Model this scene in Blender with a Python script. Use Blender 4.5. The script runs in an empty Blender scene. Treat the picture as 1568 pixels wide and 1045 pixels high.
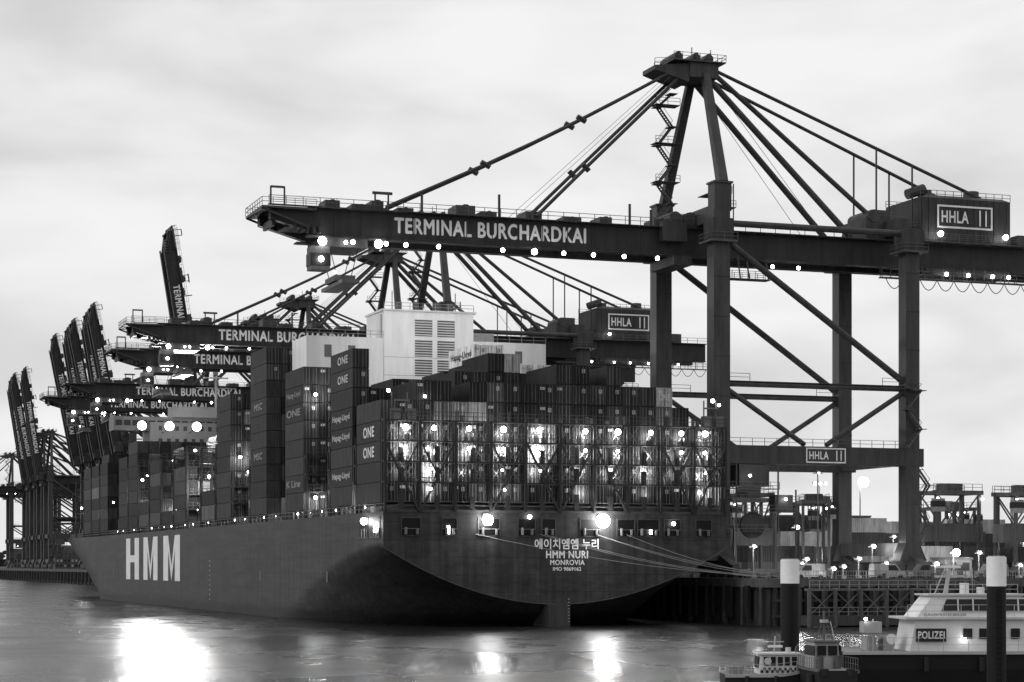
import bpy, math, random, bmesh
from mathutils import Vector, Matrix
random.seed(7)
R=random.random
scene=bpy.context.scene
scene.view_settings.view_transform='Standard'
try: scene.view_settings.look='None'
except: pass
scene.view_settings.exposure=0
TH=math.atan(1134/3200)
S,C=math.sin(TH),math.cos(TH)
OX,OY=-17.4,282.4
def W(v,u,z=0.0): return (OX+C*v-S*u, OY+S*v+C*u, z)

# ---------------------------------------------------------------- materials
def nt(name):
    m=bpy.data.materials.new(name); m.use_nodes=True
    n=m.node_tree; return m,n.nodes,n.links,n.nodes['Principled BSDF']
def paint(name,rough=0.5,grime=0.35,scale=(0.5,0.5,0.08),corr=False,metal=0.0,base=None,bump=0.0):
    m,N,L,b=nt(name)
    tc=N.new('ShaderNodeTexCoord'); mp=N.new('ShaderNodeMapping'); mp.inputs['Scale'].default_value=scale
    L.new(tc.outputs['Object'],mp.inputs['Vector'])
    no=N.new('ShaderNodeTexNoise'); no.inputs['Scale'].default_value=1.6; no.inputs['Detail'].default_value=7; no.inputs['Roughness'].default_value=0.65
    L.new(mp.outputs[0],no.inputs['Vector'])
    mr=N.new('ShaderNodeMapRange'); mr.inputs[1].default_value=0.3; mr.inputs[2].default_value=0.7
    mr.inputs[3].default_value=1-grime; mr.inputs[4].default_value=1+grime
    L.new(no.outputs['Fac'],mr.inputs[0])
    if base is None:
        at=N.new('ShaderNodeAttribute'); at.attribute_name='Col'; src=at.outputs['Color']
    else:
        rg=N.new('ShaderNodeRGB'); rg.outputs[0].default_value=(base,base,base,1); src=rg.outputs[0]
    vm=N.new('ShaderNodeVectorMath'); vm.operation='SCALE'
    L.new(src,vm.inputs[0]); L.new(mr.outputs[0],vm.inputs['Scale'])
    L.new(vm.outputs[0],b.inputs['Base Color'])
    b.inputs['Roughness'].default_value=rough; b.inputs['Metallic'].default_value=metal
    b.inputs['Specular IOR Level'].default_value=0.2
    if corr:
        sx=N.new('ShaderNodeSeparateXYZ'); L.new(tc.outputs['Object'],sx.inputs[0])
        ad=N.new('ShaderNodeMath'); ad.operation='ADD'; L.new(sx.outputs[0],ad.inputs[0]); L.new(sx.outputs[1],ad.inputs[1])
        mu=N.new('ShaderNodeMath'); mu.operation='MULTIPLY'; mu.inputs[1].default_value=2*math.pi/0.42; L.new(ad.outputs[0],mu.inputs[0])
        si=N.new('ShaderNodeMath'); si.operation='SINE'; L.new(mu.outputs[0],si.inputs[0])
        bp=N.new('ShaderNodeBump'); bp.inputs['Distance'].default_value=0.05; bp.inputs['Strength'].default_value=0.9
        L.new(si.outputs[0],bp.inputs['Height']); L.new(bp.outputs[0],b.inputs['Normal'])
    elif bump:
        bp=N.new('ShaderNodeBump'); bp.inputs['Distance'].default_value=bump; bp.inputs['Strength'].default_value=0.6
        L.new(no.outputs['Fac'],bp.inputs['Height']); L.new(bp.outputs[0],b.inputs['Normal'])
    return m
M_steel=paint('painted_steel',0.5,0.35)
M_cont=paint('container_paint',0.6,0.4,(0.6,0.6,0.15),corr=True)
M_white=paint('superstructure_paint',0.5,0.1,(0.4,0.4,0.06))
M_letter=paint('letter_paint',0.6,0.12,(0.3,0.3,0.3))
M_conc=paint('quay_concrete',0.85,0.45,(0.8,0.8,0.25),bump=0.1)
M_ground=paint('yard_asphalt',0.8,0.35,(0.08,0.08,0.08),base=0.06)
def emis(name,s):
    m,N,L,b=nt(name)
    b.inputs['Base Color'].default_value=(0.8,0.8,0.8,1)
    b.inputs['Emission Color'].default_value=(1,1,1,1); b.inputs['Emission Strength'].default_value=s
    return m
M_lamp=emis('lamp_glass',25)
M_flood=emis('floodlight_glass',60)
def hullmat():
    m,N,L,b=nt('hull_paint')
    tc=N.new('ShaderNodeTexCoord'); sx=N.new('ShaderNodeSeparateXYZ'); L.new(tc.outputs['Object'],sx.inputs[0])
    mp=N.new('ShaderNodeMapping'); mp.inputs['Scale'].default_value=(0.25,0.06,0.5); L.new(tc.outputs['Object'],mp.inputs[0])
    no=N.new('ShaderNodeTexNoise'); no.inputs['Scale'].default_value=1.5; no.inputs['Detail'].default_value=9; no.inputs['Roughness'].default_value=0.7; L.new(mp.outputs[0],no.inputs['Vector'])
    mp2=N.new('ShaderNodeMapping'); mp2.inputs['Scale'].default_value=(1.0,1.0,0.05); L.new(tc.outputs['Object'],mp2.inputs[0])
    n2=N.new('ShaderNodeTexNoise'); n2.inputs['Scale'].default_value=1.2; n2.inputs['Detail'].default_value=4; L.new(mp2.outputs[0],n2.inputs['Vector'])
    cb=N.new('ShaderNodeCombineXYZ')
    ay=N.new('ShaderNodeMath'); ay.operation='ADD'; L.new(sx.outputs[0],ay.inputs[0]); L.new(sx.outputs[1],ay.inputs[1])
    L.new(ay.outputs[0],cb.inputs[0]); L.new(sx.outputs[2],cb.inputs[1])
    br=N.new('ShaderNodeTexBrick'); br.inputs['Scale'].default_value=1; br.inputs['Brick Width'].default_value=11; br.inputs['Row Height'].default_value=2.4
    br.inputs['Mortar Size'].default_value=0.06; br.inputs['Color1'].default_value=(1,1,1,1); br.inputs['Color2'].default_value=(.86,.86,.86,1); br.inputs['Mortar'].default_value=(.66,.66,.66,1)
    L.new(cb.outputs[0],br.inputs['Vector'])
    nz=N.new('ShaderNodeMath'); nz.operation='MULTIPLY_ADD'; nz.inputs[1].default_value=1.8; L.new(no.outputs['Fac'],nz.inputs[0]); L.new(sx.outputs[2],nz.inputs[2])
    rp=N.new('ShaderNodeMapRange'); rp.inputs[1].default_value=2.0; rp.inputs[2].default_value=3.2; rp.inputs[3].default_value=0.018; rp.inputs[4].default_value=0.042
    L.new(nz.outputs[0],rp.inputs[0])
    m1=N.new('ShaderNodeMapRange'); m1.inputs[1].default_value=.3; m1.inputs[2].default_value=.7; m1.inputs[3].default_value=.6; m1.inputs[4].default_value=1.45; L.new(no.outputs['Fac'],m1.inputs[0])
    m2=N.new('ShaderNodeMapRange'); m2.inputs[1].default_value=.35; m2.inputs[2].default_value=.65; m2.inputs[3].default_value=.75; m2.inputs[4].default_value=1.25; L.new(n2.outputs['Fac'],m2.inputs[0])
    a=N.new('ShaderNodeMath'); a.operation='MULTIPLY'; L.new(rp.outputs[0],a.inputs[0]); L.new(m1.outputs[0],a.inputs[1])
    c=N.new('ShaderNodeMath'); c.operation='MULTIPLY'; L.new(a.outputs[0],c.inputs[0]); L.new(m2.outputs[0],c.inputs[1])
    d=N.new('ShaderNodeVectorMath'); d.operation='SCALE'; L.new(br.outputs['Color'],d.inputs[0]); L.new(c.outputs[0],d.inputs['Scale'])
    L.new(d.outputs[0],b.inputs['Base Color']); b.inputs['Roughness'].default_value=.5; b.inputs['Specular IOR Level'].default_value=.18
    return m
M_hull=hullmat()
def watermat():
    m,N,L,b=nt('river_water')
    b.inputs['Base Color'].default_value=(.012,.012,.012,1); b.inputs['IOR'].default_value=1.33; b.inputs['Specular IOR Level'].default_value=.3
    tc=N.new('ShaderNodeTexCoord'); mp=N.new('ShaderNodeMapping'); mp.inputs['Scale'].default_value=(.45,.6,1); L.new(tc.outputs['Object'],mp.inputs[0])
    n=N.new('ShaderNodeTexNoise'); n.inputs['Scale'].default_value=1.0; n.inputs['Detail'].default_value=4; n.inputs['Roughness'].default_value=.5; L.new(mp.outputs[0],n.inputs['Vector'])
    mp2=N.new('ShaderNodeMapping'); mp2.inputs['Scale'].default_value=(.05,.03,1); L.new(tc.outputs['Object'],mp2.inputs[0])
    n2=N.new('ShaderNodeTexNoise'); n2.inputs['Scale'].default_value=1.0; n2.inputs['Detail'].default_value=5; n2.inputs['Distortion'].default_value=.25; L.new(mp2.outputs[0],n2.inputs['Vector'])
    mr=N.new('ShaderNodeMapRange'); mr.inputs[1].default_value=.3; mr.inputs[2].default_value=.7; mr.inputs[3].default_value=.18; mr.inputs[4].default_value=.36; L.new(n2.outputs['Fac'],mr.inputs[0])
    L.new(mr.outputs[0],b.inputs['Roughness'])
    ad=N.new('ShaderNodeMath'); ad.operation='MULTIPLY_ADD'; ad.inputs[1].default_value=3.0; L.new(n2.outputs['Fac'],ad.inputs[0]); L.new(n.outputs['Fac'],ad.inputs[2])
    bp=N.new('ShaderNodeBump'); bp.inputs['Strength'].default_value=.55; bp.inputs['Distance'].default_value=.4
    L.new(ad.outputs[0],bp.inputs['Height']); L.new(bp.outputs[0],b.inputs['Normal'])
    return m
M_water=watermat()

# ---------------------------------------------------------------- mesh builder
class MB:
    def __init__(s): s.v=[];s.f=[];s.c=[]
    def face(s,pts,c):
        i=len(s.v); s.v+= [tuple(p) for p in pts]; s.f.append(tuple(range(i,i+len(pts)))); s.c.append(c)
    def hexa(s,p,c):
        i=len(s.v); s.v+=[tuple(q) for q in p]
        for q in ((0,3,2,1),(4,5,6,7),(0,1,5,4),(1,2,6,5),(2,3,7,6),(3,0,4,7)):
            s.f.append(tuple(i+k for k in q)); s.c.append(c)
    def box(s,x0,x1,y0,y1,z0,z1,c=.06):
        s.hexa([(x0,y0,z0),(x1,y0,z0),(x1,y1,z0),(x0,y1,z0),(x0,y0,z1),(x1,y0,z1),(x1,y1,z1),(x0,y1,z1)],c)
    def ball(s,x,y,z,r,c=1,n=10,m=6):
        i=len(s.v)
        for a in range(m+1):
            t=math.pi*a/m
            for b in range(n):
                p=2*math.pi*b/n; s.v.append((x+r*math.sin(t)*math.cos(p),y+r*math.sin(t)*math.sin(p),z+r*math.cos(t)))
        for a in range(m):
            for b in range(n):
                d=(b+1)%n; s.f.append((i+a*n+b,i+(a+1)*n+b,i+(a+1)*n+d,i+a*n+d)); s.c.append(c)
    def beam(s,p,q,w,h,c=.06,w2=None,h2=None):
        p=Vector(p);q=Vector(q);d=(q-p).normalized()
        up=Vector((0,0,1)) if abs(d.z)<.9 else Vector((0,1,0))
        a=d.cross(up).normalized(); b=a.cross(d).normalized()
        w2=w2 or w; h2=h2 or h
        P=[p-a*w/2-b*h/2,p+a*w/2-b*h/2,p+a*w/2+b*h/2,p-a*w/2+b*h/2,q-a*w2/2-b*h2/2,q+a*w2/2-b*h2/2,q+a*w2/2+b*h2/2,q-a*w2/2+b*h2/2]
        s.hexa(P,c)
    def pipe(s,p,q,r,c=.06,n=8,r2=None):
        p=Vector(p);q=Vector(q);d=(q-p).normalized()
        up=Vector((0,0,1)) if abs(d.z)<.9 else Vector((0,1,0))
        a=d.cross(up).normalized(); b=a.cross(d).normalized(); r2=r if r2 is None else r2
        i=len(s.v)
        for k in range(n):
            t=2*math.pi*k/n; o=a*math.cos(t)+b*math.sin(t)
            s.v.append(tuple(p+o*r)); s.v.append(tuple(q+o*r2))
        for k in range(n):
            j=(k+1)%n
            s.f.append((i+2*k,i+2*j,i+2*j+1,i+2*k+1)); s.c.append(c)
        s.f.append(tuple(i+2*k for k in range(n))[::-1]); s.c.append(c)
        s.f.append(tuple(i+2*k+1 for k in range(n))); s.c.append(c)
    def rail(s,p,q,c=.08,h=1.1,sp=2.0,t=.07):
        p=Vector(p);q=Vector(q);L=(q-p).length;n=max(1,int(L/sp))
        for k in range(n+1):
            a=p.lerp(q,k/n); s.beam(a,a+Vector((0,0,h)),t,t,c)
        for f in (.5,1): s.beam(p+Vector((0,0,h*f)),q+Vector((0,0,h*f)),t,t,c)
    def stairs(s,x,y,z0,z1,w=2.6,step=3.0,c=.08,d=1.0):
        z=z0;k=0
        while z<z1-.1:
            zz=min(z+step,z1)
            a,b=(-w/2,w/2) if k%2==0 else (w/2,-w/2)
            for o in (-d/2,d/2):
                s.beam((x+a,y+o,z),(x+b,y+o,zz),.12,.28,c); s.beam((x+a,y+o,z+1),(x+b,y+o,zz+1),.06,.06,c)
            n=int((zz-z)/.35)
            for i in range(n):
                t=i/n
                s.box(x+a+(b-a)*t-.15,x+a+(b-a)*t+.15,y-d/2,y+d/2,z+(zz-z)*t,z+(zz-z)*t+.05,c)
            s.box(x+b-.7,x+b+.7,y-d,y+d,zz-.1,zz,c)
            z=zz;k+=1
    def mesh(s,name,smooth=False):
        me=bpy.data.meshes.new(name); me.from_pydata(s.v,[],s.f)
        at=me.color_attributes.new('Col','FLOAT_COLOR','CORNER')
        buf=[]
        for f,c in zip(s.f,s.c):
            buf+= [c,c,c,1.0]*len(f)
        at.data.foreach_set('color',buf)
        if smooth: me.polygons.foreach_set('use_smooth',[True]*len(me.polygons))
        me.update(); return me
    def obj(s,name,mat,parent=None,smooth=False):
        me=s.mesh(name,smooth); me.materials.append(mat)
        o=bpy.data.objects.new(name,me); scene.collection.objects.link(o)
        if parent: o.parent=parent
        return o
def empty(name,loc=(0,0,0),rz=0):
    e=bpy.data.objects.new(name,None); e.empty_display_size=1; scene.collection.objects.link(e)
    e.location=loc; e.rotation_euler=(0,0,rz); return e
def sunk(name): return empty(name,(OX,OY,0),TH)
_tc={}
def textpoly(body,sp):
    k=(body,sp)
    if k in _tc: return _tc[k]
    cu=bpy.data.curves.new('t','FONT'); cu.body=body; cu.resolution_u=4; cu.space_character=sp
    o=bpy.data.objects.new('t',cu); scene.collection.objects.link(o)
    bpy.context.view_layer.update()
    me=bpy.data.meshes.new_from_object(o.evaluated_get(bpy.context.evaluated_depsgraph_get()))
    vs=[(v.co.x,v.co.y) for v in me.vertices]; fs=[tuple(p.vertices) for p in me.polygons]
    bpy.data.objects.remove(o); bpy.data.meshes.remove(me)
    xs=[a[0] for a in vs]; ys=[a[1] for a in vs]
    x0,x1,y0,y1=min(xs),max(xs),min(ys),max(ys)
    vs=[((a-x0)/(x1-x0),(b-y0)/(y1-y0)) for a,b in vs]
    _tc[k]=(vs,fs,x1-x0,y1-y0); return _tc[k]
def addtext(mb,body,fn,c=.75,bold=.03):
    """bold lettering = stacked thin layers, each 4 mm proud of the last"""
    try: vs,fs,w,h=textpoly(body,1.1 if bold>.02 else 1.0)
    except Exception as e:
        print('text fail',body,e); return
    sh=[(0,0)]
    if bold>.012: sh=[(0,0),(bold,0),(-bold,0),(0,bold*.8),(0,-bold*.8)]
    for k,(dx,dy) in enumerate(sh):
        i=len(mb.v); mb.v+=[fn(a+dx/w,b+dy/h,k*.004) for a,b in vs]
        for f in fs: mb.f.append(tuple(i+q for q in f)); mb.c.append(c)
def front(x0,x1,z0,z1,y): return lambda a,b,k:(x0+(x1-x0)*a,y-k,z0+(z1-z0)*b)
def port(y0,y1,z0,z1,x): return lambda a,b,k:(x-.03-k,y1-(y1-y0)*a,z0+(z1-z0)*b)
def sign(mb,x0,x1,z0,z1,y,c=.75):
    t=(z1-z0)*.08
    mb.box(x0,x1,y-.05,y,z0,z0+t,c);mb.box(x0,x1,y-.05,y,z1-t,z1,c)
    mb.box(x0,x0+t,y-.05,y,z0+t,z1-t,c);mb.box(x1-t,x1,y-.05,y,z0+t,z1-t,c)
    w=x1-x0;h=z1-z0
    addtext(mb,'HHLA',front(x0+w*.08,x0+w*.56,z0+h*.25,z0+h*.75,y-.04),c,.025)
    mb.box(x0+w*.76,x0+w*.785,y-.05,y,z0+h*.16,z0+h*.84,c); mb.box(x0+w*.87,x0+w*.895,y-.05,y,z0+h*.16,z0+h*.84,c)

# ---------------------------------------------------------------- gantry crane
BX=-68
def boom_geo(b,l,t,lr,x0=BX,x1=-3):
    DK=.03
    for y in (-3.6,3.6):
        s=-1 if y<0 else 1
        b.box(x0+8,x1,y-.7,y+.7,56.2,60,DK)
        b.hexa([(x0+8,y-.7,56.2),(x0+8,y+.7,56.2),(x0+.5,y+.7,58.3),(x0+.5,y-.7,58.3),(x0+8,y-.7,60),(x0+8,y+.7,60),(x0+.5,y+.7,59.6),(x0+.5,y-.7,59.6)],DK)
        b.box(x0+6,x1,y-.95,y+.95,60,60.2,DK)
        b.box(x0+6,x1,y-.95,y+.95,56.0,56.2,DK)
        b.box(x0,x1,y+s*1.0,y+s*1.9,60.1,60.2,.06)
        b.rail((x0,y+s*1.9,60.2),(x1,y+s*1.9,60.2),.09,1.2,2.5,.08)
        for x in range(int(x0+10),int(x1),4): b.box(x,x+.12,y+s*.7,y+s*.8,56.2,60,.04)
    x=x0+1
    while x<x1: b.box(x,x+.5,-3,3,57.5,58.5,.05); x+=6
    b.box(x0-1,x0+7,-5.5,5.5,59.6,59.9,.06); b.rail((x0-1,-5.5,59.9),(x0+7,-5.5,59.9),.09,1.2,1.5); b.rail((x0-1,5.5,59.9),(x0+7,5.5,59.9),.09,1.2,1.5); b.rail((x0-1,-5.5,59.9),(x0-1,5.5,59.9),.09,1.2,1.5)
    b.beam((x0-1,-5,59.6),(x0+6,-5,57.2),.25,.3,.05); b.beam((x0-1,5,59.6),(x0+6,5,57.2),.25,.3,.05)
    b.box(x0+3,x0+6.5,-2.5,2.5,57.4,59.5,.07)
    for i in range(5): b.pipe((x0+4+i*.9,-4.6,56.4),(x0+4+i*.9,-4.6,57.4),.3,.04,6)
    for xx in (x0+.5,x0+2.5,x0+16,x0+18): b.beam((xx,-4.4,60.2),(xx,-4.4,62.9),.22,.22,.06)
    b.beam((x0+.5,-4.4,62.8),(x0+2.5,-4.4,62.8),.22,.3,.06); b.beam((x0+15.6,-4.4,62.8),(x0+18.6,-4.4,62.8),.25,.4,.06)
    for xx in (23,35,56,59.5):
        b.beam((x0+xx,-4.8,60),(x0+xx,-4.8,63.6-(xx%5)*.2),.3,.3,.05)
    for xx,hh,ww in ((9,1.5,2.2),(13,1.1,3),(16,1.8,1.8),(20,1.0,2.4),(29,1.9,3),(33,1.2,2.4),(40,1.6,2.6),(46,1.1,3),(52,1.4,2),(61,1.6,3)):
        if x0+xx+ww<x1: b.box(x0+xx,x0+xx+ww,-2.6,1.5,60.2,60.2+hh,.06); b.pipe((x0+xx+ww/2,-2.7,60.2+hh*.6),(x0+xx+ww/2,1.6,60.2+hh*.6),hh*.5,.05,10)
    for k,xx in enumerate((12.5,17.5,20.5,25.5,35.5,40.5,45.2,50,55,60.5)):
        b.beam((x0+xx,-4.9,56.2),(x0+xx,-4.9,55.7),.2,.2,.05); b.box(x0+xx-.3,x0+xx+.3,-5.1,-4.6,55.5,55.8,.05)
        l.ball(x0+xx,-5,55.35,lr*(1.35 if k in (5,) else .95))
    addtext(t,'TERMINAL BURCHARDKAI',front(-49,-19.0,57.15,59.35,-4.33),.85,.035)

def crane_meshes(lr):
    st=MB();lp=MB();lt=MB()
    G=32.75;Y=10.85;c=.055
    for y in (-Y,Y):
        st.beam((0,y,11),(0,y,62),2.7,2.5,c); st.beam((G,y,11),(G,y,61),2.4,2.3,c)
        for z in range(16,60,6):
            st.box(-1.38,1.38,y-1.3,y-1.26,z,z+.08,.04); st.box(G-1.23,G+1.23,y-1.2,y-1.16,z+2,z+2.08,.04)
        for x in (0,G):
            st.box(x-2.2,x+2.2,y-2.2,y+2.2,57.2,57.5,.09)
            st.box(x-1.7,x+1.7,y-1.7,y+1.7,57.6,60.8,.045)
            for q in (-2.2,2.2): st.rail((x-2.2,y+q,57.5),(x+2.2,y+q,57.5),.1)
            st.rail((x-2.2,y-2.2,57.5),(x-2.2,y+2.2,57.5),.1)
            st.hexa([(x-2.4,y-1.3,9.2),(x+2.4,y-1.3,9.2),(x+2.4,y+1.3,9.2),(x-2.4,y+1.3,9.2),(x-1.2,y-1.2,12),(x+1.2,y-1.2,12),(x+1.2,y+1.2,12),(x-1.2,y+1.2,12)],c)
            for k in range(-3,4,2):
                yy=y+k*1.6
                st.box(x-.55,x+.55,yy-1.3,yy+1.3,7.4,8.6,.05)
                for w in (-.7,.7): st.pipe((x-.3,yy+w,6.95),(x+.3,yy+w,6.95),.45,.03,10)
            st.hexa([(x-.6,y-5.5,8.6),(x+.6,y-5.5,8.6),(x+.6,y+5.5,8.6),(x-.6,y+5.5,8.6),(x-.6,y-1.6,10),(x+.6,y-1.6,10),(x+.6,y+1.6,10),(x-.6,y+1.6,10)],.055)
        st.pipe((1,y,60.3),(G,y,60.3),.5,c,10)
        st.pipe((.8,y,58),(G-.8,y,37),.5,c,10)
        st.pipe((0,y,36),(G,y,36),.42,c,10)
        st.pipe((.8,y,35.6),(14.5,y,27),.4,c,10); st.pipe((G-.8,y,35.6),(18.2,y,27),.4,c,10)
        st.box(-2,G+2,y-1.1,y+1.1,23.9,26.7,.048)
        st.rail((-1,y-1.1,26.7),(G+1,y-1.1,26.7),.1)
        st.box(1.4,G-1.2,y-.5,y+.5,36.4,36.5,.08); st.rail((1.4,y-.5,36.5),(5,y-.5,36.5),.1); st.rail((G-5,y-.5,36.5),(G-1.2,y-.5,36.5),.1)
        st.box(-1.2,1.6,y-1.2,y+1.2,62,66.3,.05); st.box(-1.4,1.8,y-1.4,y+1.4,66.3,66.6,.06)
        st.beam((.6,y,66.6),(1.6,y*.22,86.5),1.5,1.3,c,1.2,1.0)
    for x in (0,G):
        st.box(x-1.1,x+1.1,-Y+1.3,Y-1.3,24.2,26.4,c); st.box(x-1,x+1,-Y+1.7,Y-1.7,60.6,63,c)
        st.box(x-.9,x+.9,-Y+1.3,Y-1.3,10,12,c)
    st.stairs(-1.0,7.2,63,84.5,2.4,3.2,.07,1.0)
    for k,z in enumerate((63.2,66.4,69.6,72.8,76,79.2,82.4)):
        if k%2==0: st.box(-3.0,1.2,6.0,8.2,z,z+.12,.08); st.rail((-3.0,6.0,z+.1),(1.2,6.0,z+.1),.09)
    st.box(2.4,6.2,-4,3,64,64.15,.08); st.rail((2.4,-4,64.1),(6.2,-4,64.1),.09); st.box(2.4,6,-3,2,66.5,66.6,.08); st.rail((2.4,-3,66.6),(6.0,-3,66.6),.09)
    for xx in (2.5,6): st.beam((xx,-3.5,60),(xx,-3.5,68),.15,.15,.07)
    st.stairs(G+2.3,-Y-.2,12,23.5,2.0,3.0,.08,.9)
    st.stairs(G-.4,-Y-2,26.7,36,2.4,3.0,.08,.9)
    st.box(-1.2,3.6,-3.2,3.2,85,87.4,.05)
    st.hexa([(-6.8,-2.4,85.9),(-1.2,-2.8,84.2),(-1.2,2.8,84.2),(-6.8,2.4,85.9),(-6.8,-2.4,86.6),(-1.2,-2.8,87.2),(-1.2,2.8,87.2),(-6.8,2.4,86.6)],.05)
    st.box(-4.2,4.6,-3.8,3.8,87.4,87.6,.07)
    for y in (-3.8,3.8): st.rail((-4.2,y,87.6),(4.6,y,87.6),.09,1.1,1.3)
    st.rail((4.6,-3.8,87.6),(4.6,3.8,87.6),.09,1.1,1.3)
    for x in (-3,0,2.2): st.pipe((x,-2.9,88.2),(x,2.9,88.2),.7,.05,12); st.box(x-.2,x+.2,-3.1,3.1,87.6,89,.05)
    st.beam((.5,0,87.6),(.5,0,90.6),.12,.12,.06); st.beam((2.8,-2,87.6),(2.8,-2,89.9),.1,.1,.06)
    st.rail((-6.8,-2.4,86.6),(-3,-2.6,87),.09)
    for y in (-3.2,3.2):
        yt=y*.7
        a=(-3.5,yt,86); b=(-50,y,61)
        prev=Vector(a)
        for k in range(1,7):
            p=Vector(a).lerp(Vector(b),k/6); p.z-=math.sin(math.pi*k/6)*.9
            st.pipe(prev,p,.3,.05,6)
            if k<6 and k%2==0: st.pipe(p-Vector((.7,0,-.35)),p+Vector((.7,0,-.35)),.42,.05,6)
            prev=p
        a=(-2.2,yt,85.4); b=(-26.5,y,61)
        prev=Vector(a)
        for k in range(1,4):
            p=Vector(a).lerp(Vector(b),k/3); st.pipe(prev,p,.3,.05,6)
            if k==2: st.pipe(p-Vector((.5,0,-.5)),p+Vector((.5,0,-.5)),.42,.05,6)
            prev=p
        st.pipe((2.2,yt,85.2),(26.5,y*1.1,60.6),.5,c,10)
        st.pipe((3.2,yt,86.6),(50,y*1.2,68.2),.3,.05,8)
        for x,zb in ((31,62),(37.5,62)):
            zt=86.6+(68.2-86.6)*(x-3.2)/46.8
            st.beam((x,y*1.15,zb),(x,y*1.15,zt),.22,.22,.055)
        if y<0: st.pipe((3.2,yt,86),(33,y,62),.42,.055,8)
        st.beam((-2,yt,87),(-30,y,60.5),.06,.06,.1); st.beam((1,yt,87),(22,y,60.5),.06,.06,.1)
    for y in (-3.6,3.6):
        s=-1 if y<0 else 1
        st.box(-3,66,y-.7,y+.7,56.2,60,.03); st.box(-3,66,y-.95,y+.95,60,60.2,.035); st.box(-3,66,y-.95,y+.95,56,56.2,.035)
        st.box(2,66,y+s*1.0,y+s*1.9,60.1,60.2,.07); st.rail((2,y+s*1.9,60.2),(66,y+s*1.9,60.2),.09,1.2,2.5,.08)
    for x in range(0,66,7): st.box(x,x+.5,-2.9,2.9,57.5,58.5,.05)
    st.box(-5.5,3,-5,5,60.2,62.2,.05); st.box(-4.6,-1.5,-4.6,4.6,54.6,56,.05)
    for x in (-4.5,-2,.5): st.pipe((x,-5.1,61.6),(x,5.1,61.6),1.1,.055,12)
    st.box(-7,-3,-6,-4.6,58,61,.05); st.rail((-8,-6.2,61),(4,-6.2,61),.1)
    st.box(30.5,66,-6.4,-5.2,54,54.15,.07); st.rail((30.5,-6.4,54.15),(66,-6.4,54.15),.09,1.2,1.5,.09)
    for k in range(19): st.beam((30.5+k*1.9,-5.8,54),(30.5+k*1.9,-5.8,56.2),.12,.12,.06)
    for k in range(11):
        x0=31+k*3.1; prev=None
        for j in range(9):
            t=j/8; p=Vector((x0+3.1*t,-6.6,54.0-1.7*4*t*(1-t)))
            if prev: st.pipe(prev,p,.07,.03,5)
            prev=p
    st.box(3,11,-6.5,-4.5,52.6,52.75,.07); st.rail((3,-6.5,52.7),(11,-6.5,52.7),.09,1.2,1.3); st.rail((3,-4.5,52.7),(11,-4.5,52.7),.09,1.2,1.3)
    for x in (3.2,6,7.5,10.8): st.beam((x,-6,52.7),(x,-5,56.2),.18,.18,.07)
    st.box(38,54.6,-5.4,5.6,60.4,67.6,.04); st.hexa([(38,-5.4,67.6),(54.6,-5.4,67.6),(54.6,5.6,67.6),(38,5.6,67.6),(39.6,-4.4,68.2),(53.6,-4.4,68.2),(53.6,4.6,68.2),(39.6,4.6,68.2)],.05)
    st.box(39,54.6,-5.5,-1,55,56,.045)
    for k in range(14): st.box(38.3+k*1.2,38.42+k*1.2,-5.5,-5.4,60.6,67.5,.05)
    st.rail((38,-5.4,67.6),(54.6,-5.4,67.6),.1,1.2,1.5,.08); st.rail((38,5.6,67.6),(54.6,5.6,67.6),.1)
    st.box(36.5,57,-6.6,-5.4,60.1,60.3,.07); st.rail((36.5,-6.6,60.3),(57,-6.6,60.3),.1,1.2,1.5,.08)
    for x,w,h in ((40,1.6,1.2),(48.5,1.8,1.5)): st.pipe((x+w/2,-2,68.1),(x+w/2,-2,68.1+h),w*.7,.06,12)
    st.pipe((37,-3,68.3),(40,-3,69.4),.9,.05,10)
    st.box(28.5,35,-4.8,3,60.2,63.6,.05); st.box(30,33.4,-4,2,63.6,65.2,.055); st.box(34,38,-5,4,60.2,62.2,.06); st.pipe((30,-4.9,64),(30,2,64),1.1,.05,12)
    st.rail((28.5,-4.8,63.6),(35,-4.8,63.6),.1); st.rail((34,-5,62.2),(38,-5,62.2),.1)
    st.box(57,60,-4,2,60.2,62.4,.06)
    sign(lt,41,51.2,62.6,66.3,-5.52)
    sign(lt,14.2,21,24.2,26.5,-Y-1.12)
    st.box(3,8,-Y-1,-Y+3,20.5,23.8,.065)
    for z,x0,x1 in ((20,-2,9),(16.5,2,12),(13.5,-1,8)): st.box(x0,x1,-Y-2.5,-Y-1.35,z,z+.12,.09); st.rail((x0,-Y-2.5,z),(x1,-Y-2.5,z),.14,1.1,1.5)
    st.pipe((5,-Y-1.6,14.6),(5,-Y-1.0,14.6),2.0,.06,18); st.box(8.5,11.5,-Y-2,-Y,16.6,19.2,.09)
    st.beam((2,-Y-2,23.9),(2,-Y-2,13.5),.2,.2,.08); st.beam((9,-Y-2,23.9),(9,-Y-2,13.5),.2,.2,.08); st.beam((12,-Y-2,20),(12,-Y-2,8),.2,.2,.08)
    for x in (40.5,52.5): lp.ball(x+.3,-6.9,61.4,lr*1.3)
    for x in (12,16.5,36.5,42,46,50.5,53.5,58): lp.ball(x,-6.7 if x>30 else -5,55.0,lr*.85)
    lp.ball(4,-Y-2.6,22,lr*.6); lp.ball(10,-Y-2.6,18.5,lr*.6)
    T=-57
    st.box(T-3,T+4,-4,4,54.7,56,.05); st.box(T-4.6,T-1.8,-4.5,-2,51.2,54.6,.1); st.box(T-4.7,T-1.7,-4.55,-1.95,51.8,53.6,.02)
    for x in (T-1.2,T+3):
        for y in (-2.2,2.2): st.beam((x,y,54.7),(x*.5+(T+.9)*.5,y,50.6),.1,.1,.04)
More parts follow.
